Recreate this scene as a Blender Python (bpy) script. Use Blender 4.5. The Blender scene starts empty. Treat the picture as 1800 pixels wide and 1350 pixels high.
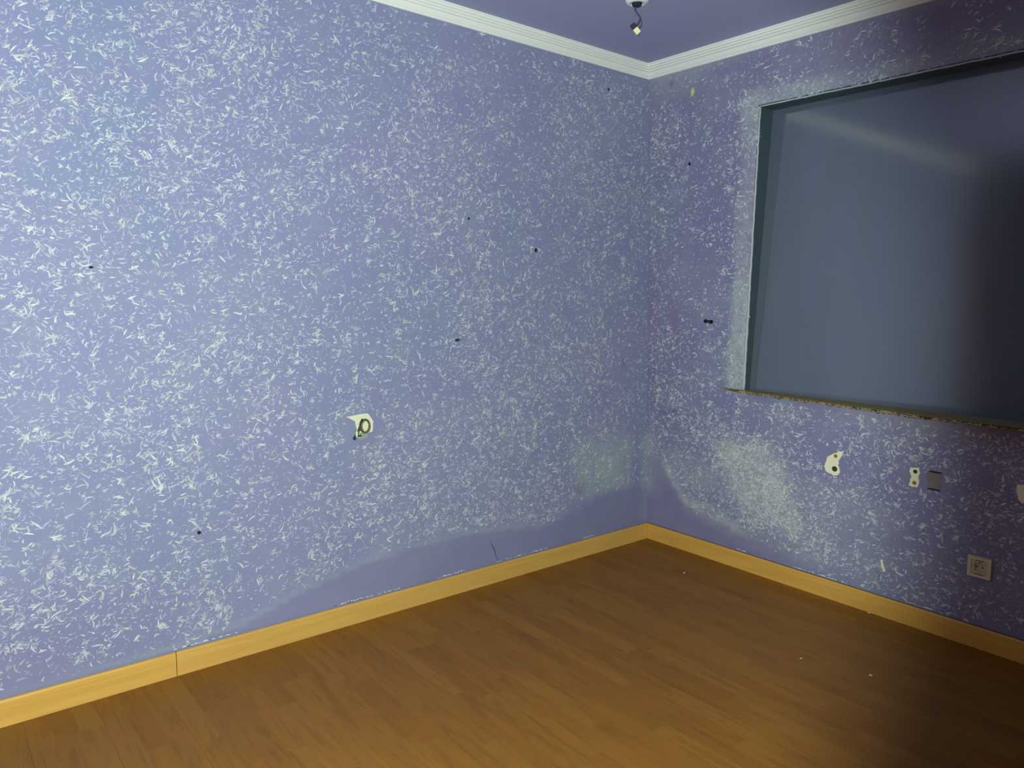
import bpy, bmesh, math, random
import numpy as np
from mathutils import Vector, Matrix

random.seed(7)
rng = np.random.default_rng(11)
S = bpy.context.scene
COL = S.collection

# ------------------------------------------------------------------ camera, world, light, exposure
CAM = Vector((2.616, -3.0922, 1.3093))
ROT = Matrix(((0.62944451, -0.09864429, 0.77075866),
              (0.77696716, 0.06582042, -0.62609081),
              (0.01102862, 0.99294359, 0.11807368)))
cam = bpy.data.cameras.new('camera')
cam.sensor_width = 36.0
cam.lens = 26.2534
cam.clip_start = 0.02
cam_ob = bpy.data.objects.new('camera', cam)
COL.objects.link(cam_ob)
cam_ob.matrix_world = Matrix.Translation(CAM) @ ROT.to_4x4()
S.camera = cam_ob

world = bpy.data.worlds.new('world')
S.world = world
world.use_nodes = True
bg = world.node_tree.nodes['Background']
bg.inputs[0].default_value = (1.0, 0.85, 0.7, 1)
bg.inputs[1].default_value = 0.01

# the phone torch held beside the lens
torch = bpy.data.lights.new('torch', 'SPOT')
torch.energy = 330
torch.color = (0.93, 1.0, 0.97)
torch.shadow_soft_size = 0.012
torch.spot_size = math.radians(106)
torch.spot_blend = 0.33
torch_ob = bpy.data.objects.new('torch', torch)
COL.objects.link(torch_ob)
aim_cam = Vector((-0.36, 0.0, -1.0)).normalized()
aim = (ROT @ aim_cam).normalized()
torch_ob.location = CAM + ROT @ Vector((-0.015, 0.02, 0.0))
torch_ob.rotation_euler = aim.to_track_quat('-Z', 'Y').to_euler()
torch_ob.scale = (1.0, 1.1, 1.0)

# added faint warm fill behind the camera, to brown the dark right side
fill_light = bpy.data.lights.new('warm_fill', 'AREA')
fill_light.energy = 14.0
fill_light.color = (1.0, 0.52, 0.24)
fill_light.shape = 'RECTANGLE'
fill_light.size = 0.8
fill_light.size_y = 1.6
fill_ob = bpy.data.objects.new('warm_fill', fill_light)
COL.objects.link(fill_ob)
fill_ob.location = (3.7, -4.3, 1.3)
fill_ob.rotation_euler = Vector((-0.55, 0.83, 0.0)).to_track_quat('-Z', 'Z').to_euler()

S.view_settings.view_transform = 'Standard'
S.view_settings.look = 'None'
S.view_settings.exposure = 0.0
S.view_settings.gamma = 1.0
S.view_settings.use_curve_mapping = False

# ------------------------------------------------------------------ helpers
def lin(r, g, b):
    return tuple((c / 255 / 12.92) if c / 255 <= 0.04045 else ((c / 255 + 0.055) / 1.055) ** 2.4 for c in (r, g, b)) + (1,)

class NT:
    def __init__(s, name, rough=0.6, spec=0.3):
        s.m = bpy.data.materials.new(name)
        s.m.use_nodes = True
        s.t = s.m.node_tree
        s.b = s.t.nodes['Principled BSDF']
        s.b.inputs['Roughness'].default_value = rough
        s.b.inputs['Specular IOR Level'].default_value = spec
    def n(s, typ, **kw):
        nd = s.t.nodes.new(typ)
        for k, v in kw.items():
            if k.startswith('i_'):
                key = k[2:].replace('_', ' ')
                nd.inputs[int(key) if key.isdigit() else key].default_value = v
            else:
                setattr(nd, k, v)
        return nd
    def l(s, a, b):
        s.t.links.new(a, b)
    def val(s, x):
        return x
    def mapping(s, coord, scale=(1, 1, 1), loc=(0, 0, 0), rot=(0, 0, 0)):
        mp = s.n('ShaderNodeMapping')
        mp.inputs['Scale'].default_value = scale
        mp.inputs['Location'].default_value = loc
        mp.inputs['Rotation'].default_value = rot
        s.l(coord, mp.inputs['Vector'])
        return mp.outputs[0]
    def noise(s, coord, scale, detail=3, rough=0.55, dist=0.0):
        nz = s.n('ShaderNodeTexNoise')
        nz.inputs['Scale'].default_value = scale
        nz.inputs['Detail'].default_value = detail
        nz.inputs['Roughness'].default_value = rough
        nz.inputs['Distortion'].default_value = dist
        s.l(coord, nz.inputs['Vector'])
        return nz.outputs['Fac']
    def ramp(s, fac, stops):
        r = s.n('ShaderNodeValToRGB')
        cr = r.color_ramp
        while len(cr.elements) < len(stops):
            cr.elements.new(0.5)
        for e, (p, c) in zip(cr.elements, stops):
            e.position = p
            e.color = c if len(c) == 4 else (c[0], c[0], c[0], 1)
        s.l(fac, r.inputs[0])
        return r.outputs[0]
    def mix(s, fac, a, b, mode='MIX'):
        mx = s.n('ShaderNodeMix', data_type='RGBA', blend_type=mode)
        for sock, v in ((mx.inputs[0], fac), (mx.inputs[6], a), (mx.inputs[7], b)):
            if hasattr(v, 'links'):
                s.l(v, sock)
            else:
                sock.default_value = v
        return mx.outputs[2]
    def math(s, op, a, b=0.0, c=0.0):
        m = s.n('ShaderNodeMath', operation=op)
        for sock, v in zip(m.inputs, (a, b, c)):
            if hasattr(v, 'links'):
                s.l(v, sock)
            else:
                sock.default_value = v
        return m.outputs[0]
    def bump(s, h, strength=0.3, dist=0.002):
        b = s.n('ShaderNodeBump')
        b.inputs['Strength'].default_value = strength
        b.inputs['Distance'].default_value = dist
        s.l(h, b.inputs['Height'])
        s.l(b.outputs[0], s.b.inputs['Normal'])
    def color(s, c):
        if hasattr(c, 'links'):
            s.l(c, s.b.inputs['Base Color'])
        else:
            s.b.inputs['Base Color'].default_value = c
    def obj(s):
        return s.n('ShaderNodeTexCoord').outputs['Object']
    def pos(s):
        return s.n('ShaderNodeNewGeometry').outputs['Position']

def plain(name, col, rough=0.6, spec=0.3, var=0.14, scale=60):
    t = NT(name, rough, spec)
    c = t.obj()
    nz = t.noise(c, scale, 3)
    dark = tuple(v * (1 - var) for v in col[:3]) + (1,)
    lite = tuple(min(1, v * (1 + var)) for v in col[:3]) + (1,)
    t.color(t.mix(nz, dark, lite))
    return t.m

def mesh_ob(name, verts, faces, mat, parent=None, smooth=False):
    me = bpy.data.meshes.new(name)
    me.from_pydata([tuple(v) for v in verts], [], faces)
    me.validate()
    me.update()
    if smooth:
        for p in me.polygons:
            p.use_smooth = True
    me.materials.append(mat)
    o = bpy.data.objects.new(name, me)
    COL.objects.link(o)
    if parent:
        o.parent = parent
        o.matrix_parent_inverse = Matrix.Identity(4)
    return o

def bm_ob(name, bm, mat, parent=None, smooth=False):
    bmesh.ops.recalc_face_normals(bm, faces=bm.faces)
    me = bpy.data.meshes.new(name)
    bm.to_mesh(me)
    bm.free()
    if smooth:
        for p in me.polygons:
            p.use_smooth = True
    me.materials.append(mat)
    o = bpy.data.objects.new(name, me)
    COL.objects.link(o)
    if parent:
        o.parent = parent
    return o

def add_box(bm, lo, hi, bev=0.0, M=None):
    vs = [bm.verts.new(((lo[0], hi[0])[i], (lo[1], hi[1])[j], (lo[2], hi[2])[k])) for i in (0, 1) for j in (0, 1) for k in (0, 1)]
    fs = [(0, 1, 3, 2), (4, 6, 7, 5), (0, 4, 5, 1), (2, 3, 7, 6), (0, 2, 6, 4), (1, 5, 7, 3)]
    faces = [bm.faces.new([vs[i] for i in f]) for f in fs]
    bmesh.ops.recalc_face_normals(bm, faces=faces)
    geom = vs
    if bev > 0:
        edges = list({e for f in faces for e in f.edges})
        r = bmesh.ops.bevel(bm, geom=edges, offset=bev, segments=2, affect='EDGES', profile=0.6)
        geom = list({v for f in r['faces'] for v in f.verts} | {v for v in vs if v.is_valid})
    if M is not None:
        for v in geom:
            v.co = M @ v.co

def add_prism(bm, pts, d0, d1, M):
    """closed outline pts (u,v) extruded from d0 to d1 along w, mapped by M (u,w,v)."""
    a = [bm.verts.new(M(u, d0, v)) for u, v in pts]
    b = [bm.verts.new(M(u, d1, v)) for u, v in pts]
    n = len(pts)
    bm.faces.new(a)
    bm.faces.new(list(reversed(b)))
    for i in range(n):
        j = (i + 1) % n
        bm.faces.new((a[i], b[i], b[j], a[j]))

def add_lathe(bm, prof, M, seg=28):
    """prof: list of (radius, w); rings about the w axis; M maps (u,w,v)."""
    rings = []
    for r, w in prof:
        if r < 1e-6:
            rings.append([bm.verts.new(M(0, w, 0))])
        else:
            rings.append([bm.verts.new(M(r * math.cos(2 * math.pi * k / seg), w, r * math.sin(2 * math.pi * k / seg))) for k in range(seg)])
    for A, B in zip(rings, rings[1:]):
        for k in range(seg):
            k2 = (k + 1) % seg
            if len(A) == 1:
                bm.faces.new((A[0], B[k2], B[k]))
            elif len(B) == 1:
                bm.faces.new((A[k], A[k2], B[0]))
            else:
                bm.faces.new((A[k], A[k2], B[k2], B[k]))

def add_tube(bm, pts, r, seg=8):
    pts = [Vector(p) for p in pts]
    rings = []
    up = Vector((0.13, 0.31, 0.94))
    for i, p in enumerate(pts):
        t = (pts[min(i + 1, len(pts) - 1)] - pts[max(i - 1, 0)]).normalized()
        a = t.cross(up)
        if a.length < 1e-3:
            a = t.cross(Vector((1, 0, 0)))
        a.normalize()
        b = t.cross(a)
        rr = r(i / (len(pts) - 1)) if callable(r) else r
        rings.append([bm.verts.new(p + rr * (a * math.cos(2 * math.pi * k / seg) + b * math.sin(2 * math.pi * k / seg))) for k in range(seg)])
    for A, B in zip(rings, rings[1:]):
        for k in range(seg):
            bm.faces.new((A[k], A[(k + 1) % seg], B[(k + 1) % seg], B[k]))
    bm.faces.new(rings[0])
    bm.faces.new(list(reversed(rings[-1])))

def smooth_path(pts, n=6):
    P = [Vector(p) for p in pts]
    out = []
    for i in range(len(P) - 1):
        p0, p1, p2, p3 = P[max(i - 1, 0)], P[i], P[i + 1], P[min(i + 2, len(P) - 1)]
        for k in range(n):
            t = k / n
            out.append(0.5 * ((2 * p1) + (p2 - p0) * t + (2 * p0 - 5 * p1 + 4 * p2 - p3) * t * t + (3 * p1 - p0 - 3 * p2 + p3) * t ** 3))
    out.append(P[-1])
    return out

def empty(name, loc=(0, 0, 0)):
    o = bpy.data.objects.new(name, None)
    o.empty_display_size = 0.1
    o.location = loc
    COL.objects.link(o)
    return o

def tag(o, label, cat, group=None):
    o['label'] = label
    o['category'] = cat
    if group:
        o['group'] = group
    return o

def struct(o):
    o['kind'] = 'structure'
    return o

# ------------------------------------------------------------------ room frame
# inner corner of the two walls at the origin; left wall is the plane x=0 (runs to -y),
# the window wall runs along +x and leans a little into the room.
K = 0.1 / 2.39
HC = 2.45
ROOM_X, ROOM_Y = 3.9, -5.0
def WL(t, z, n=0.0):
    return Vector((n, -t, z))
def WR(s, z, n=0.0):
    return Vector((s, -K * z - n, z))

# ------------------------------------------------------------------ materials
def paint_material(name, base, base2, scrape_col, rough=0.62):
    t = NT(name, rough, 0.25)
    p = t.pos()
    big = t.noise(p, 1.3, 3, 0.6)
    mid = t.noise(p, 7.0, 4, 0.6)
    c = t.mix(t.ramp(big, [(0.35, (0,)), (0.65, (1,))]), base, base2)
    c = t.mix(t.math('MULTIPLY', t.ramp(mid, [(0.45, (0,)), (0.75, (1,))]), 0.22), c, scrape_col)
    at = t.n('ShaderNodeAttribute', attribute_name='scrape').outputs['Color']
    sep = t.n('ShaderNodeSeparateColor')
    t.l(at, sep.inputs[0])
    fine = t.noise(p, 55, 4, 0.7)
    fine_m = t.ramp(fine, [(0.35, (0.4,)), (0.6, (1,))])
    f1 = t.math('MULTIPLY', sep.outputs[0], fine_m)
    c = t.mix(f1, c, scrape_col)
    # R = scraped pale plaster, G = dark grime, B = purple tone
    c = t.mix(sep.outputs[2], c, lin(120, 113, 152))
    c = t.mix(t.math('MULTIPLY', sep.outputs[1], 0.8), c, lin(52, 56, 66))
    t.color(c)
    g1 = t.noise(p, 180, 3, 0.6)
    g2 = t.noise(p, 28, 3, 0.6)
    t.bump(t.math('ADD', t.math('MULTIPLY', g1, 0.4), g2), 0.35, 0.0016)
    return t.m

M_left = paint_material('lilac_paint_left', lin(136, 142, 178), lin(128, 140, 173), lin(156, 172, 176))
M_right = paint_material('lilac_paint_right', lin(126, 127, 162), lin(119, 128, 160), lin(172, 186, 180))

def fleck_material():
    t = NT('glue_fleck', 0.7, 0.2)
    a = t.n('ShaderNodeAttribute', attribute_name='tint').outputs['Color']
    t.color(a)
    return t.m
M_fleck = fleck_material()

def cornice_material():
    t = NT('cornice_white', 0.55, 0.3)
    p = t.pos()
    c = t.mix(t.noise(p, 9, 4), lin(230, 242, 233), lin(238, 247, 238))
    t.color(c)
    t.bump(t.noise(p, 120, 2), 0.1, 0.001)
    return t.m
M_cornice = cornice_material()

def ceiling_material():
    t = NT('ceiling_lilac', 0.6, 0.3)
    p = t.pos()
    t.color(t.mix(t.noise(p, 2.2, 4), lin(160, 166, 206), lin(166, 174, 208)))
    t.bump(t.noise(p, 90, 3), 0.12, 0.001)
    return t.m
M_ceiling = ceiling_material()

def board_material(name, dark, lite, axis):
    t = NT(name, 0.42, 0.4)
    p = t.pos()
    sc = (3, 60, 60) if axis == 'x' else (60, 3, 60)
    g = t.noise(t.mapping(p, sc), 1.0, 4, 0.6, 0.4)
    sc2 = (1.2, 14, 22) if axis == 'x' else (14, 1.2, 22)
    g2 = t.noise(t.mapping(p, sc2), 1.0, 3, 0.5, 1.5)
    c = t.mix(t.ramp(g, [(0.3, (0,)), (0.7, (1,))]), dark, lite)
    c = t.mix(t.math('MULTIPLY', t.ramp(g2, [(0.45, (0,)), (0.62, (1,))]), 0.35), c, tuple(v * 0.72 for v in dark[:3]) + (1,))
    oi = t.n('ShaderNodeObjectInfo').outputs['Random']
    c = t.mix(t.math('MULTIPLY', oi, 0.25), c, lin(206, 176, 118))
    t.color(c)
    return t.m
M_board_y = board_material('skirting_wood_left', lin(204, 160, 66), lin(214, 174, 84), 'y')
M_board_x = board_material('skirting_wood_right', lin(198, 150, 52), lin(208, 164, 70), 'x')

def floor_material():
    t = NT('laminate_strip', 0.5, 0.32)
    p = t.pos()
    sx = t.n('ShaderNodeSeparateXYZ')
    t.l(p, sx.inputs[0])
    W3 = 0.193 / 3
    row = t.math('FLOOR', t.math('DIVIDE', sx.outputs[1], W3))
    wn = t.n('ShaderNodeTexWhiteNoise', noise_dimensions='1D')
    t.l(row, wn.inputs['W'])
    off = t.math('MULTIPLY', wn.outputs['Value'], 3.7)
    seg = t.math('FLOOR', t.math('ADD', t.math('DIVIDE', sx.outputs[0], 0.43), off))
    cmb = t.n('ShaderNodeCombineXYZ')
    t.l(row, cmb.inputs[0]); t.l(seg, cmb.inputs[1])
    w2 = t.n('ShaderNodeTexWhiteNoise', noise_dimensions='2D')
    t.l(cmb.outputs[0], w2.inputs['Vector'])
    # wood figure, shifted per strip
    sh = t.n('ShaderNodeVectorMath', operation='MULTIPLY')
    t.l(w2.outputs['Color'], sh.inputs[0]); sh.inputs[1].default_value = (9, 9, 9)
    ad = t.n('ShaderNodeVectorMath', operation='ADD')
    t.l(p, ad.inputs[0]); t.l(sh.outputs[0], ad.inputs[1])
    grain = t.noise(t.mapping(ad.outputs[0], (5, 110, 1)), 1.0, 4, 0.6, 0.6)
    fig = t.noise(t.mapping(ad.outputs[0], (2.2, 22, 1)), 1.0, 4, 0.6, 2.2)
    blot = t.noise(t.mapping(ad.outputs[0], (3.5, 12, 1)), 1.0, 2, 0.5, 1.0)
    c = t.mix(t.ramp(w2.outputs['Value'], [(0.0, (0,)), (1.0, (1,))]), lin(130, 87, 27), lin(143, 100, 34))
    c = t.mix(t.math('MULTIPLY', t.ramp(fig, [(0.5, (0,)), (0.64, (1,))]), 0.42), c, lin(108, 66, 20))
    c = t.mix(t.math('MULTIPLY', t.ramp(blot, [(0.45, (0,)), (0.7, (1,))]), 0.35), c, lin(158, 98, 30))
    c = t.mix(t.math('MULTIPLY', t.ramp(grain, [(0.35, (1,)), (0.6, (0,))]), 0.18), c, lin(110, 72, 26))
    t.color(c)
    t.l(t.ramp(grain, [(0.0, (0.42,)), (1.0, (0.58,))]), t.b.inputs['Roughness'])
    t.bump(grain, 0.05, 0.0004)
    return t.m
M_floor = floor_material()
M_sub = plain('subfloor', lin(52, 36, 18), 0.8)
M_white = plain('white_plaster', lin(196, 204, 190), 0.8, 0.2, 0.1, 90)
M_yplaster = plain('yellowed_plaster', lin(226, 230, 196), 0.85, 0.15, 0.08, 70)
M_hole = plain('dark_hole', lin(44, 48, 62), 0.9, 0.1)
M_hole2 = plain('olive_hole', lin(62, 64, 34), 0.9, 0.1)
M_cable = plain('olive_cable', lin(92, 98, 62), 0.45, 0.4, 0.3, 40)
M_cable2 = plain('dark_cable', lin(48, 54, 44), 0.45, 0.4, 0.3, 40)
M_ivory = plain('ivory_plastic', lin(206, 206, 176), 0.4, 0.45, 0.04, 30)
M_ivory2 = plain('ivory_plastic_recess', lin(188, 186, 150), 0.4, 0.45, 0.06, 30)
M_metal = plain('brass_contact', lin(110, 100, 60), 0.35, 0.6)
M_rose = plain('ceiling_rose_plastic', lin(226, 232, 226), 0.4, 0.4, 0.03)
M_wire = plain('grey_wire', lin(70, 70, 92), 0.5, 0.4)
M_wire2 = plain('dark_tape', lin(48, 42, 60), 0.6, 0.3)
M_conn = plain('cream_connector', lin(230, 230, 176), 0.4, 0.4, 0.05)
M_reveal = plain('grey_reveal_paint', lin(66, 88, 97), 0.6, 0.3, 0.15, 20)
M_bead = plain('sealant_bead', lin(176, 186, 190), 0.5, 0.3, 0.15, 60)
M_scar = plain('grey_scar', lin(122, 116, 112), 0.7, 0.25, 0.2, 60)
M_door = plain('brown_door', lin(120, 84, 66), 0.5, 0.3, 0.1, 8)
M_dust = plain('floor_crumb_white', lin(190, 182, 160), 0.8, 0.2)

def sill_material():
    t = NT('cork_brown_sill', 0.75, 0.2)
    p = t.pos()
    c = t.mix(t.noise(p, 12, 5, 0.65), lin(128, 122, 88), lin(158, 150, 110))
    t.color(c)
    t.bump(t.noise(p, 70, 4), 0.4, 0.002)
    return t.m
M_sill = sill_material()
def crumble_material():
    t = NT('crumbled_chipboard', 0.9, 0.1)
    p = t.pos()
    c = t.ramp(t.noise(p, 60, 4, 0.7), [(0.42, lin(50, 50, 32)), (0.52, lin(88, 80, 50)), (0.62, lin(158, 134, 80)), (0.75, lin(190, 176, 132))])
    t.color(c)
    t.bump(t.noise(p, 220, 4), 0.8, 0.004)
    return t.m
M_crumble = crumble_material()

def glass_material():
    # a dusty pane over a dark backing: thin film of dust, soft mirror on top
    t = NT('dusty_dark_glass', 0.16, 0.5)
    p = t.pos()
    d1 = t.noise(t.mapping(p, (2.2, 1, 0.8)), 1.0, 4, 0.6, 0.6)
    d2 = t.noise(t.mapping(p, (14, 1, 2.5)), 1.0, 3, 0.6, 0.2)
    d3 = t.noise(p, 150, 2, 0.5)
    c = t.mix(d1, lin(72, 86, 98), lin(94, 108, 117))
    c = t.mix(t.math('MULTIPLY', t.ramp(d2, [(0.35, (0,)), (0.65, (1,))]), 0.45), c, lin(88, 94, 124))  # upright bluish streaks: reflections painted into the film colour
    c = t.mix(t.math('MULTIPLY', t.ramp(d3, [(0.68, (0,)), (0.78, (1,))]), 0.25), c, lin(150, 160, 165))
    t.color(c)
    t.b.inputs['IOR'].default_value = 2.0
    t.l(t.ramp(d1, [(0.3, (0.09,)), (0.7, (0.15,))]), t.b.inputs['Roughness'])
    return t.m
M_glass = glass_material()

# ------------------------------------------------------------------ the walls
def interp(x, pts):
    return np.interp(x, [p[0] for p in pts], [p[1] for p in pts])

def vnoise(x, y, seed, freq):
    """smooth value noise for marks on the walls (numpy)"""
    r = np.random.default_rng(seed)
    G = r.random((64, 64))
    u, v = np.asarray(x) * freq, np.asarray(y) * freq
    i, j = np.floor(u).astype(int), np.floor(v).astype(int)
    fu, fv = u - i, v - j
    fu, fv = fu * fu * (3 - 2 * fu), fv * fv * (3 - 2 * fv)
    g = lambda a, b: G[a % 64, b % 64]
    return (g(i, j) * (1 - fu) + g(i + 1, j) * fu) * (1 - fv) + (g(i, j + 1) * (1 - fu) + g(i + 1, j + 1) * fu) * fv

def sstep(a, b, x):
    t = np.clip((x - a) / (b - a), 0, 1)
    return t * t * (3 - 2 * t)

# height of the smooth, fleck-free band above the left skirting, along t = -y
BAND_L = [(0.0, 0.29), (0.15, 0.31), (0.35, 0.30), (0.56, 0.25), (0.74, 0.205), (0.95, 0.235), (1.19, 0.255), (1.46, 0.258),
          (1.72, 0.24), (1.96, 0.19), (2.2, 0.12), (2.5, 0.09), (5, 0.08)]
BAND_R = [(0.0, 0.46), (0.10, 0.43), (0.19, 0.31), (0.26, 0.235), (0.385, 0.215), (0.55, 0.17), (0.74, 0.145), (0.9, 0.12), (1.1, 0.08), (4, 0.05)]

def marks_left(t, z):
    band = interp(t, BAND_L)
    n = vnoise(t, z, 3, 14)
    n2 = vnoise(t, z * 0.3, 4, 30)
    R = np.zeros_like(t)
    # pale swept line along the edge of the smooth band
    R += 0.5 * np.exp(-((z - band - 0.012 * (n - 0.5)) / 0.010) ** 2) * sstep(0.5, 0.75, t) * (0.35 + 0.8 * n)
    # rubbed grey-green patch near the corner
    R += 0.85 * sstep(0.62, 0.50, t) * sstep(0.10, 0.2, t) * sstep(0.27, 0.33, z) * sstep(0.68, 0.5, z) * (0.6 + 0.7 * n2)
    # pale smear in the corner itself
    R += 1.2 * sstep(0.10, 0.0, t) * sstep(0.05, 0.12, z) * sstep(0.66, 0.5, z) * (0.3 + 0.8 * n)
    R += 0.35 * sstep(0.05, 0.0, t) * (n > 0.4) * sstep(0.6, 0.8, z)
    # faint broad wiping marks
    w = vnoise(t * 1.0 + z * 0.6, z * 2.2, 9, 1.7)
    R += 0.18 * sstep(0.55, 0.95, w)
    G = 0.55 * np.exp(-(((t - 0.237) / 0.02) ** 2 + ((z - 0.965) / 0.02) ** 2))
    G += 0.4 * np.exp(-(((t - 0.52) / 0.03) ** 2 + ((z - 0.35) / 0.03) ** 2))
    B = 0.35 * sstep(2.2, 2.9, t) * sstep(0.5, 0.2, z)
    B += 0.3 * (z < band - 0.01)
    return np.clip(R, 0, 1), np.clip(G, 0, 1), np.clip(B, 0, 1)

WIN_Z0, WIN_Z1, WIN_X1 = 0.868, 2.150, 2.18
def win_x0(z):
    return 0.590 + (0.642 - 0.590) * (z - WIN_Z0) / (WIN_Z1 - WIN_Z0)

def marks_right(s, z):
    n = vnoise(s, z, 21, 16)
    n2 = vnoise(s, z, 22, 5)
    n3 = vnoise(s * 0.4 + 5, z, 24, 45)
    band = interp(s, BAND_R)
    dx = win_x0(z) - s
    R = np.zeros_like(s)
    wj = 0.085 + 0.03 * (n - 0.5)
    side = sstep(wj + 0.03, wj - 0.02, dx) * (dx > -0.02) * sstep(WIN_Z0 - 0.03, WIN_Z0 + 0.02, z) * sstep(WIN_Z1 + 0.11, WIN_Z1 + 0.07, z)
    R = np.maximum(R, side * (0.55 + 0.5 * n))
    R = np.maximum(R, 1.0 * side * sstep(0.05, 0.02, dx) * sstep(2.0, 1.3, z))
    top = sstep(0.10, 0.06, z - WIN_Z1 - 0.02 * (n - .5)) * (z > WIN_Z1 - 0.01) * sstep(0.50, 0.56, s)
    R = np.maximum(R, top * (0.25 + 0.65 * n2 * n))
    # smudge below the cornice
    R = np.maximum(R, 0.5 * sstep(2.35, 2.385, z) * (0.4 + 0.8 * n2))
    # large pale rubbed patch low under the window
    cx = 0.62 + (0.55 - z) * 0.55
    d = np.abs(s - cx) / (0.20 - 0.02 * n)
    patch = sstep(1.35, 0.5, d) * sstep(0.20, 0.30, z) * sstep(0.70, 0.56, z)
    R = np.maximum(R, patch * (0.45 + 0.5 * n))
    # trowelled smear along the edge of the smooth band
    e = z - band
    R = np.maximum(R, 1.2 * np.exp(-((e - 0.02) / 0.035) ** 2) * sstep(0.08, 0.14, s) * sstep(0.75, 0.5, s) * (0.35 + 0.9 * n3))
    R = np.maximum(R, 0.55 * np.exp(-((e + 0.03) / 0.02) ** 2) * sstep(0.15, 0.3, s) * sstep(1.0, 0.7, s) * (0.2 + 0.8 * n3))
    R = np.maximum(R, 0.6 * sstep(0.12, 0.0, s) * sstep(0.2, 0.3, z) * sstep(0.66, 0.5, z))
    w = vnoise(s + z * 0.5, z * 2.0, 29, 2.3)
    R = np.maximum(R, 0.3 * sstep(0.5, 0.85, w))
    G = 0.9 * np.exp(-(((s - 0.185) / 0.016) ** 2 + ((z - 0.722) / 0.008) ** 2))
    G += 0.5 * np.exp(-(((s - 0.13 - 0.0) / 0.04) ** 2 + ((z - 0.708) / 0.005) ** 2))
    G += 0.7 * np.exp(-(((s - 0.145) / 0.012) ** 2 + ((z - 2.349) / 0.012) ** 2))
    B = 0.75 * sstep(0.45, 0.8, vnoise(s, z, 33, 1.8)) * 0.6
    B += 0.45 * sstep(2.18, 2.25, z) * sstep(0.35, 0.7, s)
    B += 0.25 * (z < band)
    return np.clip(R, 0, 1), np.clip(G, 0, 1), np.clip(B, 0, 1)

def grid_wall(name, W, patches, marks, mat, back, step=0.016):
    """patches: list of (u0(z), u1(z), z0, z1); a painted front face on a fine grid, with a slab behind"""
    V, F, A = [], [], []
    for u0, u1, z0, z1 in patches:
        nz = max(2, int((z1 - z0) / step) + 1)
        um = max(abs(u1(z0) - u0(z0)), abs(u1(z1) - u0(z1)))
        nu = max(2, int(um / step) + 1)
        base = len(V)
        zz = np.linspace(z0, z1, nz)
        fr = np.linspace(0, 1, nu)
        Z, Q = np.meshgrid(zz, fr, indexing='ij')
        U = np.vectorize(u0)(Z) * (1 - Q) + np.vectorize(u1)(Z) * Q
        R, G, B = marks(U.ravel(), Z.ravel())
        for u, z in zip(U.ravel(), Z.ravel()):
            V.append(W(u, z))
        A += list(zip(R, G, B))
        for i in range(nz - 1):
            for j in range(nu - 1):
                a = base + i * nu + j
                F.append((a, a + 1, a + nu + 1, a + nu))
    nfront = len(V)
    for u0, u1, z0, z1 in patches:
        b = len(V)
        V += [W(u0(z0), z0, -back), W(u1(z0), z0, -back), W(u1(z1), z1, -back), W(u0(z1), z1, -back),
              W(u0(z0), z0, -0.0005), W(u1(z0), z0, -0.0005), W(u1(z1), z1, -0.0005), W(u0(z1), z1, -0.0005)]
        F += [(b, b + 3, b + 2, b + 1), (b, b + 1, b + 5, b + 4), (b + 1, b + 2, b + 6, b + 5), (b + 2, b + 3, b + 7, b + 6), (b + 3, b, b + 4, b + 7)]
        A += [(0, 0, 0)] * 8
    o = mesh_ob(name, V, F, mat)
    ca = o.data.color_attributes.new('scrape', 'FLOAT_COLOR', 'POINT')
    arr = np.ones((len(V), 4), dtype=np.float32)
    arr[:, :3] = np.array(A)
    ca.data.foreach_set('color', arr.ravel())
    return struct(o)

cst = lambda v: (lambda z: v)
DOOR_T0, DOOR_T1, DOOR_H = 4.03, 4.83, 2.03
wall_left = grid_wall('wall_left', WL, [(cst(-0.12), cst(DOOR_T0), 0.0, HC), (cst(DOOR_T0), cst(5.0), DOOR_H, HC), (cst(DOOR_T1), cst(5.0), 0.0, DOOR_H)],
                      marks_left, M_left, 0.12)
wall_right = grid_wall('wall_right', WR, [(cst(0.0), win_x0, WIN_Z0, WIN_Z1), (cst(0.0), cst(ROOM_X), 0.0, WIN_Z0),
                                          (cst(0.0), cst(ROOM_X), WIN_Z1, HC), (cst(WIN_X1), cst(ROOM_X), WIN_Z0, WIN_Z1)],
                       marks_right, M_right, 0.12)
def slab(name, lo, hi, mat):
    bm = bmesh.new()
    add_box(bm, lo, hi)
    return struct(bm_ob(name, bm, mat))
slab('wall_back', (-0.12, ROOM_Y - 0.12, 0), (ROOM_X, ROOM_Y, HC), M_right)
slab('wall_side', (ROOM_X, ROOM_Y - 0.12, 0), (ROOM_X + 0.12, 0.12, HC), M_right)
slab('ceiling', (-0.12, ROOM_Y - 0.12, HC), (ROOM_X + 0.12, 0.12, HC + 0.1), M_ceiling)

# door seen only as a reflection in the glass
door = struct(empty('door_1', (-0.03, -DOOR_T0, 0)))
bm = bmesh.new()
add_box(bm, (-0.04, -(DOOR_T1 - DOOR_T0) + 0.03, 0.005), (0.0, -0.03, DOOR_H - 0.03), 0.003)
bm_ob('door_leaf', bm, M_door, door)
bm = bmesh.new()
add_box(bm, (-0.06, -0.03, 0.0), (0.045, 0.03, DOOR_H + 0.03), 0.003)
add_box(bm, (-0.06, -(DOOR_T1 - DOOR_T0) - 0.03, 0.0), (0.045, -(DOOR_T1 - DOOR_T0) + 0.03, DOOR_H + 0.03), 0.003)
add_box(bm, (-0.06, -(DOOR_T1 - DOOR_T0) + 0.03, DOOR_H - 0.03), (0.045, -0.03, DOOR_H + 0.03), 0.003)
bm_ob('door_frame', bm, M_door, door)

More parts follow.
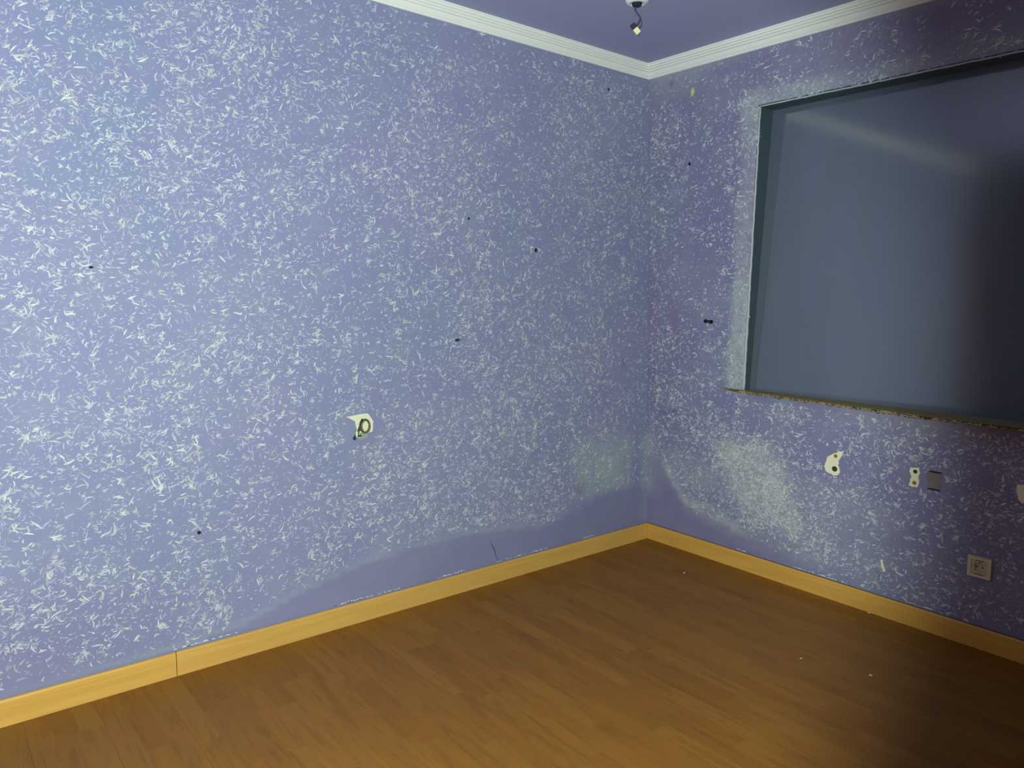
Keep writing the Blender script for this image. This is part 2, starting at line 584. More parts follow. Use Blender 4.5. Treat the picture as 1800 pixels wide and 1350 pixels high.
# ------------------------------------------------------------------ glue flecks on the walls
WHITE = np.array(lin(212, 226, 218)[:3])
PALE = np.array(lin(186, 200, 206)[:3])
GREEN = np.array(lin(196, 208, 186)[:3])
def flecks(name, W, region, density, n, base, parent, size, seed, ang_bias=None, lift=0.0007):
    r = np.random.default_rng(seed)
    V, F, T = [], [], []
    (u0, u1), (z0, z1) = region
    cnt = 0
    while cnt < n:
        m = 20000
        U = r.uniform(u0, u1, m)
        Z = r.uniform(z0, z1, m)
        D = density(U, Z)
        keep = r.random(m) < D
        for u, z, dd in zip(U[keep], Z[keep], D[keep]):
            if cnt >= n:
                break
            cnt += 1
            kind = r.random()
            strong = r.random()
            k = 1 if kind < 0.86 else r.integers(2, 5)
            L0 = size * min(2.2, r.lognormal(0, 0.38))
            for q in range(k):
                a = r.uniform(0, math.pi)
                if ang_bias is not None and r.random() < ang_bias[1]:
                    a = ang_bias[0] + r.normal(0, 0.45)
                if kind > 0.5 and k == 1 and r.random() < 0.45:   # round dab
                    L, w = L0 * 0.42, L0 * 0.20
                else:
                    L, w = L0 * r.uniform(0.7, 1.3), min(0.0052, L0 * r.uniform(0.16, 0.32))
                curve = r.normal(0, 0.7)
                dx, dz = math.cos(a), math.sin(a)
                px, pz = u - dx * L / 2 + r.normal(0, L0 * 0.22), z - dz * L / 2 + r.normal(0, L0 * 0.22)
                b = len(V)
                aa = a - curve / 2
                ns = 3
                h = lift * r.uniform(0.6, 1.6)
                if k > 1:
                    tn = r.uniform(0.35, 0.95)
                else:
                    tn = 0.15 + 0.80 * strong ** 1.9
                col = WHITE if r.random() < 0.6 else (GREEN if r.random() < 0.5 else PALE)
                col = base * (1 - tn) + col * tn
                for i in range(ns + 1):
                    f = i / ns
                    ww = w * (0.35, 1.0, 0.8, 0.25)[i] * r.uniform(0.7, 1.3)
                    nx, nz_ = -math.sin(aa), math.cos(aa)
                    V.append(W(px + nx * ww / 2, pz + nz_ * ww / 2, h))
                    V.append(W(px - nx * ww / 2, pz - nz_ * ww / 2, h))
                    T += [col, col]
                    px += math.cos(aa) * L / ns
                    pz += math.sin(aa) * L / ns
                    aa += curve / ns
                for i in range(ns):
                    c = b + 2 * i
                    F.append((c, c + 1, c + 3, c + 2))
    o = mesh_ob(name, V, F, M_fleck, parent)
    ca = o.data.color_attributes.new('tint', 'FLOAT_COLOR', 'POINT')
    arr = np.ones((len(V), 4), dtype=np.float32)
    arr[:, :3] = np.array(T)
    ca.data.foreach_set('color', arr.ravel())
    o['kind'] = 'stuff'
    return o

def dens_left(t, z):
    band = interp(t, BAND_L)
    d = 0.55 + 0.45 * sstep(0.25, 0.8, vnoise(t, z, 51, 2.2))
    d *= 0.5 + 0.7 * sstep(0.15, 0.75, vnoise(t, z, 52, 9))
    # sparser area low in the middle, and around t~2, z~0.8
    d *= 1 - 0.5 * np.exp(-(((t - 2.1) / 0.35) ** 2 + ((z - 0.55) / 0.3) ** 2))
    d *= 1 - 0.35 * np.exp(-(((t - 1.9) / 0.25) ** 2 + ((z - 0.85) / 0.15) ** 2))
    d *= 1 + 0.3 * np.exp(-(((t - 1.0) / 0.5) ** 2 + ((z - 0.75) / 0.6) ** 2))
    d *= sstep(band - 0.005, band + 0.05, z)
    d *= 1 - 0.5 * sstep(2.28, 2.38, z)
    d *= np.where((t > 1.66) & (t < 1.80) & (z > 0.72) & (z < 0.85), 0.0, 1.0)
    return np.clip(d, 0, 1)

def dens_right(s, z):
    band = interp(s, BAND_R)
    inside = (s > win_x0(z) - 0.004) & (z > WIN_Z0 - 0.035) & (z < WIN_Z1 + 0.004) & (s < WIN_X1)
    d = 0.5 + 0.5 * sstep(0.2, 0.8, vnoise(s, z, 61, 3))
    d *= 0.5 + 0.7 * sstep(0.15, 0.75, vnoise(s, z, 62, 10))
    d *= 1 - 0.65 * sstep(2.15, 2.25, z)
    cx = 0.62 + (0.55 - z) * 0.55
    d *= 1 + 1.6 * sstep(1.4, 0.5, np.abs(s - cx) / 0.22) * sstep(0.18, 0.26, z) * sstep(0.72, 0.6, z)
    d *= sstep(band - 0.01, band + 0.06, z)
    sm = (np.hypot(s - 1.04, z - 0.605) < 0.06) | (np.hypot(s - 1.378, (z - 0.61)) < 0.05) | (np.hypot(s - 1.627, z - 0.313) < 0.062) | (np.hypot(s - 1.448, z - 0.61) < 0.04)
    d = np.where(inside | sm, 0, d)
    return np.clip(d * 0.7, 0, 1)

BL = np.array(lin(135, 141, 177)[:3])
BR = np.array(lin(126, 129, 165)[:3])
flecks('glue_flecks', WL, ((0.01, 4.0), (0.09, 2.385)), dens_left, 33000, BL, wall_left, 0.0145, 5, (2.75, 0.3))
flecks('glue_dabs', WL, ((0.01, 4.0), (0.09, 2.385)), dens_left, 30000, BL * 0.6 + PALE * 0.4, wall_left, 0.008, 6, (3.0, 0.4), 0.0004)
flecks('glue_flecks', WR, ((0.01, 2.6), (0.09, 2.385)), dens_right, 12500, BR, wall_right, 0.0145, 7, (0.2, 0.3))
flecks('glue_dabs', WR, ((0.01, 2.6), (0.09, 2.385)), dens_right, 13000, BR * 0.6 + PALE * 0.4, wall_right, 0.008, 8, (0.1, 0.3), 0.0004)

def dens_rub(s, z):
    cx = 0.62 + (0.55 - z) * 0.55
    return sstep(1.25, 0.3, np.abs(s - cx) / 0.2) * sstep(0.18, 0.26, z) * sstep(0.68, 0.55, z) * (0.3 + 0.7 * vnoise(s, z, 71, 12))
flecks('rubbed_plaster', WR, ((0.3, 1.15), (0.18, 0.68)), dens_rub, 2600, BR * 0.4 + GREEN * 0.6, wall_right, 0.010, 12, (2.6, 0.2), 0.0005)

# white filler crumbs along the top of the skirtings
def crumb_line(name, W, parent, spans, z, base, seed):
    r = np.random.default_rng(seed)
    V, F, T = [], [], []
    for a, b in spans:
        n = int((b - a) / 0.012)
        for i in range(n):
            if r.random() < 0.25:
                continue
            c = a + (b - a) * (i + r.random()) / n
            L, h = r.uniform(0.008, 0.03), r.uniform(0.0015, 0.007)
            b0 = len(V)
            V += [W(c, z, 0.001), W(c + L, z, 0.001), W(c + L * r.uniform(.6, .95), z + h, 0.001), W(c + L * r.uniform(.1, .4), z + h * r.uniform(.5, 1), 0.001)]
            F.append((b0, b0 + 1, b0 + 2, b0 + 3))
            T += [base * 0.2 + WHITE * 0.8] * 4
    o = mesh_ob(name, V, F, M_fleck, parent)
    ca = o.data.color_attributes.new('tint', 'FLOAT_COLOR', 'POINT')
    arr = np.ones((len(V), 4), dtype=np.float32)
    arr[:, :3] = np.array(T)
    ca.data.foreach_set('color', arr.ravel())
    o['kind'] = 'stuff'
crumb_line('filler_crumbs', WL, wall_left, [(2.2, 2.46), (1.55, 1.86), (1.22, 1.36), (0.72, 1.03), (0.38, 0.48)], 0.0875, BL, 3)
crumb_line('filler_crumbs', WR, wall_right, [(0.86, 1.12), (1.36, 1.46), (0.55, 0.6)], 0.0875, BR, 4)

# fine crack in the smooth band
bm = bmesh.new()
add_tube(bm, smooth_path([WL(1.086, 0.195, 0.0002), WL(1.070, 0.165, 0.0003), WL(1.060, 0.150, 0.0003), WL(1.055, 0.125, 0.0003), WL(1.036, 0.09, 0.0002)], 4),
         lambda f: 0.0007 + 0.0009 * math.sin(math.pi * f), 5)
bm_ob('crack', bm, M_hole, wall_left)

# ------------------------------------------------------------------ cornices
PL, PR, DROP = 0.052, 0.066, 0.057
CPROF = [(0.0, 0.0), (1.0, 0.0), (1.0, 0.10), (0.93, 0.14), (0.90, 0.24), (0.78, 0.30), (0.75, 0.38), (0.62, 0.44), (0.59, 0.52),
         (0.46, 0.57), (0.40, 0.66), (0.30, 0.80), (0.17, 0.93), (0.13, 1.0), (0.0, 1.0)]
def cornice(name, left):
    V, F = [], []
    ends = (0, 1)
    for e in ends:
        for a, b in CPROF:
            z = HC - b * DROP
            nl, nr = a * PL, a * PR
            if left:
                y0 = -(K * z + nr)
                V.append((nl, y0 if e == 0 else ROOM_Y, z))
            else:
                V.append((nl if e == 0 else ROOM_X, -(K * z + nr), z))
    n = len(CPROF)
    for i in range(n):
        j = (i + 1) % n
        F.append((i, j, n + j, n + i) if left else (i, n + i, n + j, j))
    F.append(tuple(range(n)))
    F.append(tuple(reversed(range(n, 2 * n))))
    o = mesh_ob(name, V, F, M_cornice)
    bm = bmesh.new(); bm.from_mesh(o.data); bmesh.ops.recalc_face_normals(bm, faces=bm.faces); bm.to_mesh(o.data); bm.free()
    return struct(o)
cornice('trim_1', True)
cornice('trim_2', False)

# ------------------------------------------------------------------ floor: boards laid parallel to the window wall
floor = slab('floor', (-0.12, ROOM_Y - 0.12, -0.06), (ROOM_X + 0.12, 0.12, -0.009), M_sub)
BW, BLN = 0.193, 1.286
def plank_mesh(L):
    bm = bmesh.new()
    add_box(bm, (0.0002, 0.0002, -0.009), (L - 0.0002, BW - 0.0002, 0.0))
    top = [e for e in bm.edges if all(v.co.z > -0.001 for v in e.verts)]
    bmesh.ops.bevel(bm, geom=top, offset=0.0003, segments=1, affect='EDGES')
    bmesh.ops.recalc_face_normals(bm, faces=bm.faces)
    me = bpy.data.meshes.new('plank')
    bm.to_mesh(me); bm.free()
    me.materials.append(M_floor)
    return me
cache = {}
row = 0
y = -BW
offs = [0.0, 0.43, 0.86, 0.25, 0.68, 1.1]
while y > ROOM_Y - 0.01:
    x = -offs[row % 6]
    while x < ROOM_X:
        a, b = max(x, 0.0), min(x + BLN, ROOM_X)
        if b - a > 0.01:
            L = round(b - a, 3)
            if L not in cache:
                cache[L] = plank_mesh(L)
            o = bpy.data.objects.new('plank', cache[L])
            o.location = (a, y, 0)
            COL.objects.link(o)
            o.parent = floor
        x += BLN
    y -= BW
    row += 1

# ------------------------------------------------------------------ skirting boards
SK_H, SK_T, SK_G = 0.084, 0.010, 0.010
def sk_profile():
    return [(SK_G, 0.0), (SK_G + SK_T, 0.0), (SK_G + SK_T, SK_H - 0.006), (SK_G + SK_T - 0.003, SK_H - 0.0015), (SK_G + SK_T - 0.006, SK_H), (SK_G, SK_H)]
def board(parent, mat, f0, f1):
    P = sk_profile()
    V = [f0(n, z) for n, z in P] + [f1(n, z) for n, z in P]
    m = len(P)
    F = [(i, (i + 1) % m, m + (i + 1) % m, m + i) for i in range(m)] + [tuple(reversed(range(m))), tuple(range(m, 2 * m))]
    o = mesh_ob('board', V, F, mat, parent)
    bm = bmesh.new(); bm.from_mesh(o.data); bmesh.ops.recalc_face_normals(bm, faces=bm.faces); bm.to_mesh(o.data); bm.free()
    return o
bl = struct(empty('baseboard_left'))
br = struct(empty('baseboard_right'))
rn = lambda n, z: -(K * z + n)
board(bl, M_board_y, lambda n, z: (n, rn(n, z) - 0.0005, z), lambda n, z: (n, -2.446, z))
board(bl, M_board_y, lambda n, z: (n, -2.4485, z), lambda n, z: (n, -DOOR_T0 + 0.03, z))
board(br, M_board_x, lambda n, z: (n + 0.0005, rn(n, z), z), lambda n, z: (2.3, rn(n, z), z))
board(br, M_board_x, lambda n, z: (2.302, rn(n, z), z), lambda n, z: (ROOM_X, rn(n, z), z))
M_gap = plain('skirting_gap_shade', lin(16, 16, 18), 0.9, 0.1)  # near-black strips paint the shadow line between skirting top and wall
for par, pts in ((bl, [(0.0002, -0.01), (SK_G, -0.01), (SK_G, -DOOR_T0 + 0.03), (0.0002, -DOOR_T0 + 0.03)]),):
    mesh_ob('gap_shade_strip', [(x, yy, SK_H - 0.005) for x, yy in pts], [(0, 1, 2, 3)], M_gap, par)
mesh_ob('gap_shade_strip', [(0.005, -K * 0.08, SK_H - 0.002), (0.005, -K * 0.08 - SK_G, SK_H - 0.002), (ROOM_X, -K * 0.08 - SK_G, SK_H - 0.002), (ROOM_X, -K * 0.08, SK_H - 0.002)],
        [(0, 1, 2, 3)], M_gap, br)

# ------------------------------------------------------------------ window
win = struct(empty('window_1', WR(win_x0(WIN_Z0), WIN_Z0)))
WO = win.location.copy()
REC = 0.115
def WW(s, z, n=0.0):
    return WR(s, z, n) - WO
GY = 0.008          # the pane hangs plumb although the wall leans
V = []
for gy in (GY, GY + 0.006):
    V += [Vector((a, gy, b)) - WO for a, b in ((win_x0(WIN_Z0) - 0.009, WIN_Z0 + 0.001), (WIN_X1 + 0.009, WIN_Z0 + 0.001), (WIN_X1 + 0.009, WIN_Z1 + 0.006), (win_x0(WIN_Z1) - 0.009, WIN_Z1 + 0.006))]
mesh_ob('glass_pane', V, [(0, 1, 2, 3), (7, 6, 5, 4), (0, 4, 5, 1), (1, 5, 6, 2), (2, 6, 7, 3), (3, 7, 4, 0)], M_glass, win)
# reveals: lining of the opening (left, top, right)
def lining(name, a, b, inward):
    (s0, z0), (s1, z1) = a, b
    (ds, dz) = inward
    e = (-0.002 if ds > 0 else 0.002 if ds < 0 else 0, -0.002 if dz else 0)
    s0, s1, z0, z1 = s0 + e[0], s1 + e[0], z0 + e[1], z1 + e[1]
    V = []
    for n in (0.0, -REC + 0.0005):
        V += [WW(s0, z0, n), WW(s1, z1, n), WW(s1 + ds, z1 + dz, n), WW(s0 + ds, z0 + dz, n)]
    o = mesh_ob(name, V, [(0, 1, 2, 3), (7, 6, 5, 4), (0, 4, 5, 1), (1, 5, 6, 2), (2, 6, 7, 3), (3, 7, 4, 0)], M_reveal, win)
    bm = bmesh.new(); bm.from_mesh(o.data); bmesh.ops.recalc_face_normals(bm, faces=bm.faces); bm.to_mesh(o.data); bm.free()
lining('reveal', (win_x0(WIN_Z0), WIN_Z0), (win_x0(WIN_Z1), WIN_Z1), (-0.01, 0))
lining('reveal', (win_x0(WIN_Z1) - 0.01, WIN_Z1), (WIN_X1, WIN_Z1), (0, 0.01))
lining('reveal', (WIN_X1, WIN_Z0), (WIN_X1, WIN_Z1), (0.01, 0))
# rough sealant edge round the opening
bm = bmesh.new()
path = [WW(win_x0(z) + random.uniform(-.0012, .0012), z, 0.0015) for z in np.linspace(WIN_Z0 + 0.005, WIN_Z1, 60)]
add_tube(bm, path, lambda f: 0.0038 + 0.003 * (1 - f), 6)
bm_ob('edge_bead', bm, M_bead, win, True)
bm = bmesh.new()
path = [WW(s, WIN_Z1 + random.uniform(-.001, .001), 0.0015) for s in np.linspace(win_x0(WIN_Z1), WIN_X1, 70)]
add_tube(bm, path, 0.0032, 6)
bm_ob('edge_bead', bm, M_bead, win, True)

# sill with a crumbling front edge and a pointed lug to the left
sill_pts = [(win_x0(WIN_Z0) - 0.0, -REC + 0.001), (WIN_X1, -REC + 0.001), (WIN_X1, 0.12)]
front = []
for s in np.linspace(WIN_X1, 0.62, 150):
    front.append((s, float(np.interp(s, [0.6, 0.86, 1.4, 2.2], [0.03, 0.062, 0.11, 0.12])) + 0.010 * (vnoise(s, 0.3, 77, 22) - 0.5) + 0.008 * (vnoise(s, 0.7, 78, 60) - 0.5)))
front += [(0.585, 0.030), (0.55, 0.021), (0.52, 0.013), (0.49, 0.007), (0.455, 0.002), (0.47, -0.0), (win_x0(WIN_Z0), -0.0)]
top = sill_pts[:2] + front
bm = bmesh.new()
add_prism(bm, top, WIN_Z0 + 0.009, WIN_Z0 - 0.001, lambda u, w, v: WR(u, w, v) - WO)
sill = bm_ob('window_sill', bm, M_sill, win)
# crumbled face below
r = np.random.default_rng(5)
V, F = [], []
ns = 320
for i in range(ns + 1):
    s = 0.47 + (WIN_X1 - 0.47) * i / ns
    nf = float(np.interp(s, [p[0] for p in sorted(front)], [p[1] for p in sorted(front)]))
    for j, (dn, dz) in enumerate(((0.0008, 0.001), (0.001, -0.003), (-0.002, -0.007), (-0.008, -0.010), (-0.03, -0.011))):
        k = min(1.0, (s - 0.46) / 0.12)
        nn = max(-0.002, nf + dn * k + (r.normal(0, 0.0022) if 0 < j else 0))
        if j == 4:
            nn = -0.003
        V.append(WW(s, WIN_Z0 + 0.007 + dz * (0.35 + 0.65 * k) + r.normal(0, 0.0018) * (j > 0), nn))
for i in range(ns):
    for j in range(4):
        a = i * 5 + j
        F.append((a, a + 1, a + 6, a + 5))
mesh_ob('crumbled_edge', V, F, M_crumble, sill).parent = sill

# ------------------------------------------------------------------ things on the left wall
def blob_outline(pts, sub=3, jit=0.0015):
    out = []
    n = len(pts)
    for i in range(n):
        a, b = pts[i], pts[(i + 1) % n]
        for k in range(sub):
            f = k / sub
            out.append((a[0] + (b[0] - a[0]) * f + random.uniform(-jit, jit), a[1] + (b[1] - a[1]) * f + random.uniform(-jit, jit)))
    return out

# open outlet: torn plaster patch, back box hole, coil of cable
o = tag(empty('wall_outlet', WL(1.722, 0.79)), 'torn cream outlet patch with a coil of olive cable on the left wall', 'outlet')
O = o.location.copy()
ML = lambda u, w, v: WL(u, v, w) - O
pp = [(1.795, 0.836), (1.70, 0.842), (1.688, 0.826), (1.676, 0.806), (1.680, 0.768), (1.700, 0.762), (1.745, 0.768), (1.752, 0.80), (1.755, 0.815)]
bm = bmesh.new(); add_prism(bm, blob_outline(pp, 3, 0.0012), 0.0005, 0.0035, ML)
bm_ob('plaster_patch', bm, M_yplaster, o)
pp = [(1.745, 0.765), (1.70, 0.765), (1.705, 0.745), (1.722, 0.738), (1.738, 0.74), (1.748, 0.752)]
bm = bmesh.new(); add_prism(bm, blob_outline(pp, 2, 0.0015), 0.0005, 0.0025, ML)
bm_ob('lower_plaster', bm, plain('green_grey_plaster', lin(150, 166, 152), 0.85, 0.1), o)
# coil: two turns of cable
bm = bmesh.new()
path = []
for k in range(60):
    a = 2 * math.pi * 1.9 * k / 59 + 0.6
    rx, rz = 0.0195 - 0.002 * (k / 59), 0.026 - 0.002 * (k / 59)
    path.append(WL(1.717 - rx * math.cos(a), 0.793 + rz * math.sin(a), 0.009 + 0.009 * k / 59) - O)
add_tube(bm, path, 0.0042, 8)
bm_ob('cable_coil', bm, M_cable, o, True)
bm = bmesh.new()
path = smooth_path([WL(1.728, 0.822, 0.012) - O, WL(1.742, 0.805, 0.02) - O, WL(1.746, 0.785, 0.022) - O, WL(1.757, 0.768, 0.02) - O, WL(1.766, 0.75, 0.012) - O, WL(1.756, 0.745, 0.006) - O], 5)
add_tube(bm, path, 0.0040, 8)
bm_ob('cable_tail', bm, M_cable2, o, True)
bm = bmesh.new()
path = smooth_path([WL(1.735, 0.80, 0.008) - O, WL(1.748, 0.775, 0.012) - O, WL(1.752, 0.76, 0.015) - O, WL(1.735, 0.757, 0.013) - O], 5)
add_tube(bm, path, 0.0032, 8)
bm_ob('cable_tail', bm, M_cable2, o, True)
bm = bmesh.new()
path = smooth_path([WL(1.757, 0.778, 0.023) - O, WL(1.760, 0.765, 0.024) - O, WL(1.757, 0.758, 0.021) - O], 4)
add_tube(bm, path, 0.0042, 8)
bm_ob('bare_wire_end', bm, M_conn, o, True)

def hole(W, u, z, r0, label, group=None, name='plug_hole', mat=None, squash=1.0):
    o = tag(empty(name, W(u, z)), label, 'hole', group)
    C0 = o.location.copy()
    bm = bmesh.new()
    add_lathe(bm, [(r0 * 1.15, 0.0003), (r0, 0.0018), (r0 * 0.7, 0.0012), (0.0, 0.0008)], lambda a, w, v: W(u + a, z + v * squash, w) - C0, 14)
    bm_ob('rim', bm, mat or M_hole, o, True)
    return o
nail = tag(empty('wall_nail', WL(1.272, 1.117)), 'small dark nail with a broken plug standing out of the left wall', 'nail')
bm = bmesh.new()
add_tube(bm, [(-0.0, 0, 0), (0.016, -0.002, 0.002)], 0.0022, 8)
add_lathe(bm, [(0.0, 0.018), (0.0045, 0.017), (0.0045, 0.015), (0.0, 0.014)], lambda u, w, v: Vector((w, u, v + 0.002)), 10)
bm_ob('shank', bm, M_hole2, nail, True)
bm = bmesh.new()
add_prism(bm, [(-0.012, -0.002), (-0.003, 0.006), (0.010, 0.003), (0.009, -0.004), (0.0, -0.006)], 0.0004, 0.002, lambda u, w, v: Vector((w, -u, v)))
bm_ob('broken_plaster', bm, M_hole, nail)
hole(WL, 0.388, 2.298, 0.007, 'dark plug hole high on the left wall just under the white cornice', squash=0.6)
hole(WL, 2.351, 0.484, 0.006, 'small dark hole low on the left wall, nearest the skirting joint')
hole(WL, 2.637, 1.38, 0.006, 'small dark hole at mid height near the left end of the left wall', squash=0.6)
hole(WL, 0.836, 1.514, 0.008, 'thin dark scratch-like hole in the upper right half of the left wall')
hole(WL, 1.213, 1.629, 0.005, 'tiny dark hole in the upper middle of the left wall')

# ------------------------------------------------------------------ things on the right wall
# double black hole
o = tag(empty('double_hole', WR(0.381, 1.193)), 'pair of joined black drill holes left of the window', 'hole')
O2 = o.location.copy()
for u, z, rr in ((0.369, 1.1935, 0.0125), (0.397, 1.192, 0.0125)):
    bm = bmesh.new()
    add_lathe(bm, [(rr * 1.1, 0.0003), (rr, 0.002), (rr * 0.7, 0.0012), (0, 0.0008)], lambda a, w, v: WR(u + a, z + v * 0.7, w) - O2, 16)
    bm_ob('drill_hole', bm, plain('black_hole', lin(8, 8, 10), 0.95, 0.05), o, True)
bm = bmesh.new()
add_prism(bm, [(0.366, 1.188), (0.40, 1.188), (0.40, 1.198), (0.366, 1.199)], 0.0004, 0.0016, lambda u, w, v: WR(u, v, w) - O2)
bm_ob('broken_bridge', bm, M_hole, o)

yp = tag(empty('yellow_plug', WR(0.273, 2.282)), 'yellowish plaster plug near the top corner of the window wall', 'plug')
O3 = yp.location.copy()
bm = bmesh.new()
add_prism(bm, [(-0.010, 0.004), (-0.006, 0.015), (0.002, 0.022), (0.007, 0.010), (0.012, 0.002), (0.006, -0.008), (-0.002, -0.020), (-0.008, -0.012)], 0.0004, 0.003,
          lambda u, w, v: WR(0.273 + u, 2.282 + v, w) - O3)
bm_ob('plaster', bm, plain('yellow_plaster', lin(196, 204, 130), 0.9, 0.1), yp)
hole(WR, 0.258, 1.952, 0.007, 'small dark hole on the window wall between the corner and the window top')

def plaster_patch(pts, holes, label):
    cx = sum(p[0] for p in pts) / len(pts); cz = sum(p[1] for p in pts) / len(pts)
    o = tag(empty('plaster_patch', WR(cx, cz)), label, 'plaster patch')
    C0 = o.location.copy()
    bm = bmesh.new()
    add_prism(bm, blob_outline(pts, 3, 0.0016), 0.0004, 0.0035, lambda u, w, v: WR(u, v, w) - C0)
    bm_ob('plaster', bm, M_yplaster, o)
    for (u, z, rr, m) in holes:
        bm = bmesh.new()
        add_lathe(bm, [(rr * 1.1, 0.0036), (rr, 0.0048), (rr * 0.75, 0.0042), (0, 0.0038)], lambda a, w, v: WR(u + a, z + v, w) - C0, 14)
        bm_ob('screw_hole', bm, m, o, True)
M_ochre = plain('ochre_hole', lin(140, 116, 62), 0.9, 0.1)
plaster_patch([(1.085, 0.668), (1.080, 0.648), (1.066, 0.620), (1.066, 0.601), (1.074, 0.573), (1.066, 0.558), (1.047, 0.551), (1.035, 0.558), (1.012, 0.565), (1.003, 0.585), (1.010, 0.605), (1.014, 0.63), (1.033, 0.642), (1.053, 0.655)],
              [(1.052, 0.640, 0.0075, M_ochre), (1.050, 0.583, 0.011, M_hole2)], 'irregular cream plaster patch with two holes under the window')
plaster_patch([(1.360, 0.648), (1.392, 0.652), (1.397, 0.63), (1.390, 0.612), (1.396, 0.606), (1.392, 0.574), (1.375, 0.570), (1.357, 0.575), (1.362, 0.60), (1.366, 0.612), (1.358, 0.63)],
              [(1.379, 0.635, 0.0075, M_hole2), (1.378, 0.589, 0.0075, M_ochre)], 'upright cream plaster strip with two holes beside the grey scar')
plaster_patch([(1.728, 0.655), (1.75, 0.66), (1.765, 0.64), (1.762, 0.60), (1.748, 0.588), (1.735, 0.60), (1.727, 0.63)], [], 'dim plaster patch right of the grey scar, in the dark')
plaster_patch([(1.262, 0.236), (1.270, 0.238), (1.278, 0.215), (1.284, 0.190), (1.276, 0.188), (1.268, 0.21)], [], 'slim pale plaster sliver low on the wall left of the socket')

sc = tag(empty('box_scar', WR(1.448, 0.61)), 'grey square scar of a removed box with dark slits above and below', 'scar')
C4 = sc.location.copy()
bm = bmesh.new()
add_prism(bm, blob_outline([(1.420, 0.642), (1.472, 0.645), (1.476, 0.582), (1.428, 0.578)], 4, 0.002), 0.0004, 0.0012, lambda u, w, v: WR(u, v, w) - C4)
bm_ob('bare_patch', bm, M_scar, sc)
for z in (0.646, 0.576):
    bm = bmesh.new()
    add_prism(bm, [(1.424, z + 0.001), (1.44, z + 0.004), (1.474, z + 0.003), (1.476, z - 0.001), (1.45, z - 0.003), (1.43, z - 0.002)], 0.0006, 0.003, lambda u, w, v: WR(u, v, w) - C4)
    bm_ob('slit', bm, M_hole, sc)

# wall socket
sk = tag(empty('wall_socket', WR(1.627, 0.3135)), 'square ivory wall socket above the right skirting', 'socket')
C5 = sk.location.copy()
MS = lambda u, w, v: WR(1.627 + u, 0.3135 + v, w) - C5
def rrect(h, rad, n=4):
    out = []
    for cx, cz, a0 in ((h - rad, h - rad, 0), (-h + rad, h - rad, 90), (-h + rad, -h + rad, 180), (h - rad, -h + rad, 270)):
        for k in range(n + 1):
            a = math.radians(a0 + 90 * k / n)
            out.append((cx + rad * math.cos(a), cz + rad * math.sin(a)))
    return out
def ring_plate(bm, outer, inner, w0, w1, M):
    n = len(outer)
    A = [bm.verts.new(M(u, w0, v)) for u, v in outer]
    B = [bm.verts.new(M(u * 0.965, w1, v * 0.965)) for u, v in outer]
    Cc = [bm.verts.new(M(u, w1, v)) for u, v in inner]
    D = [bm.verts.new(M(u, w0, v)) for u, v in inner]
    for i in range(n):
        j = (i + 1) % n
        bm.faces.new((A[i], A[j], B[j], B[i])); bm.faces.new((B[i], B[j], Cc[j], Cc[i])); bm.faces.new((Cc[i], Cc[j], D[j], D[i]))
bm = bmesh.new(); ring_plate(bm, rrect(0.041, 0.003), rrect(0.0275, 0.002), 0.0005, 0.009, MS)
bm_ob('frame', bm, M_ivory, sk)
n = 20
rq = rrect(0.0268, 0.002)
circ = [(0.0205 * math.cos(math.atan2(v, u)), 0.0205 * math.sin(math.atan2(v, u))) for u, v in rq]
bm = bmesh.new()
A = [bm.verts.new(MS(u, 0.003, v)) for u, v in rq]
B = [bm.verts.new(MS(u * .99, 0.0078, v * .99)) for u, v in rq]
D = [bm.verts.new(MS(u, 0.0078, v)) for u, v in circ]
E = [bm.verts.new(MS(u, 0.0012, v)) for u, v in circ]
m = len(rq)
for i in range(m):
    j = (i + 1) % m
    bm.faces.new((A[i], A[j], B[j], B[i])); bm.faces.new((B[i], B[j], D[j], D[i])); bm.faces.new((D[i], D[j], E[j], E[i]))
bm.faces.new(E)
bm_ob('insert', bm, M_ivory2, sk)
for sgn in (1, -1):
    bm = bmesh.new()
    add_prism(bm, [(-0.014, sgn * 0.0262), (0.014, sgn * 0.0262), (0.014, sgn * 0.0285), (-0.014, sgn * 0.0285)], 0.0079, 0.0095, MS)
    bm_ob('shadow_slot', bm, M_hole2, sk)
    bm = bmesh.new()
    add_prism(bm, [(-0.0045, sgn * 0.0205), (0.0045, sgn * 0.0205), (0.0045, sgn * 0.0165), (-0.0045, sgn * 0.0165)], 0.0015, 0.0078, MS)
    bm_ob('earth_clip', bm, M_metal, sk)
    bm = bmesh.new()
    add_lathe(bm, [(0.0028, 0.0013), (0.0028, 0.0020), (0.0, 0.0018)], lambda u, w, v: MS(sgn * 0.0095 + u, w, v), 12)
    bm_ob('pin_hole', bm, M_hole2, sk)

# ------------------------------------------------------------------ ceiling light fitting
cl = tag(empty('ceiling_fitting', (0.556, -0.819, HC)), 'white ceiling rose with a dangling wire and cream connector', 'ceiling rose')
def MC(u, w, v):
    return Vector((u, v, -w))
bm = bmesh.new()
add_lathe(bm, [(0.043, 0.0), (0.046, 0.005), (0.044, 0.013), (0.036, 0.020), (0.027, 0.022), (0.024, 0.018), (0.0, 0.017)], MC, 36)
bm_ob('rose_cup', bm, M_rose, cl, True)
bm = bmesh.new()
add_lathe(bm, [(0.020, 0.0175), (0.018, 0.027), (0.008, 0.032), (0.0, 0.033)], MC, 18)  # dark lump standing in for the rose's hole with wires
bm_ob('dark_centre', bm, M_hole, cl, True)
P0 = Vector((0.556, -0.819, HC))
pth = [(0.554, -0.821, 2.422), (0.551, -0.824, 2.412), (0.556, -0.82, 2.398), (0.564, -0.813, 2.385), (0.567, -0.810, 2.374), (0.562, -0.815, 2.360), (0.555, -0.82, 2.348)]
bm = bmesh.new()
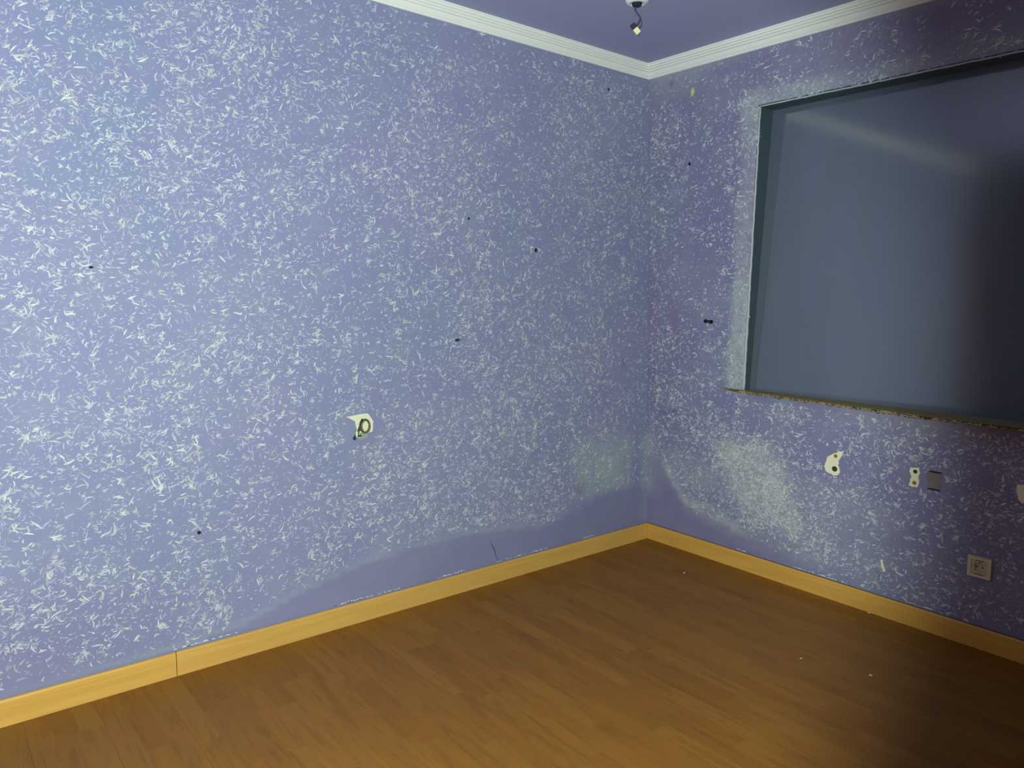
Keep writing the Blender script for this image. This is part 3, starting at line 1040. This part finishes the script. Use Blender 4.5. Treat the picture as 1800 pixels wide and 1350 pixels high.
add_tube(bm, smooth_path([Vector(p) - P0 for p in pth], 5), 0.0035, 8)
bm_ob('wire', bm, M_wire, cl, True)
pth = [(0.567, -0.810, 2.374), (0.571, -0.806, 2.362), (0.569, -0.808, 2.348), (0.562, -0.815, 2.338)]
bm = bmesh.new()
add_tube(bm, smooth_path([Vector(p) - P0 for p in pth], 5), 0.0016, 6)
bm_ob('wire', bm, M_wire, cl, True)
rx = Vector((0.70, 0.61, 0)).normalized()      # sideways as one faces the corner
def MK(cx, cz, ang):
    c, s_ = math.cos(ang), math.sin(ang)
    fw = Vector((-rx.y, rx.x, 0))
    def f(p):
        a, b = p.x * c - p.z * s_, p.x * s_ + p.z * c
        return rx * (cx + a) + Vector((0, 0, cz + b)) + fw * p.y
    return f
def oriented_box(name, h, cx, cz, ang, mat, bev):
    bm = bmesh.new()
    add_box(bm, (-h[0], -h[1], -h[2]), h, bev)
    f = MK(cx, cz, ang)
    for v in bm.verts:
        v.co = f(v.co)
    bm_ob(name, bm, mat, cl, False)
oriented_box('tape_stub', (0.012, 0.009, 0.010), -0.009, -0.104, -0.9, M_wire2, 0.003)
oriented_box('connector', (0.012, 0.009, 0.010), 0.003, -0.121, -0.9, M_conn, 0.002)

# ------------------------------------------------------------------ plaster crumbs on the floor
def crumb(x, y, rr, label):
    bm = bmesh.new()
    bmesh.ops.create_icosphere(bm, subdivisions=1, radius=rr)
    for v in bm.verts:
        v.co = Vector((v.co.x * random.uniform(.8, 1.3), v.co.y * random.uniform(.7, 1.2), (v.co.z * 0.55 + rr * 0.5) * random.uniform(.85, 1.05)))
    zmin = min(v.co.z for v in bm.verts)
    for v in bm.verts:
        v.co.z -= zmin
    o = bm_ob('plaster_crumb', bm, M_dust)
    o.location = (x, y, 0.0)
    tag(o, label, 'crumb', 'plaster crumbs on the floor')
crumb(0.476, -0.282, 0.0065, 'white plaster crumb on the floor nearest the room corner')
crumb(1.238, -0.030, 0.006, 'white plaster crumb lying against the right skirting board')
crumb(1.275, -0.626, 0.0045, 'faint tiny plaster crumb in the middle of the floor')
crumb(1.492, -0.548, 0.0065, 'small plaster crumb on the floor toward the dark right side')
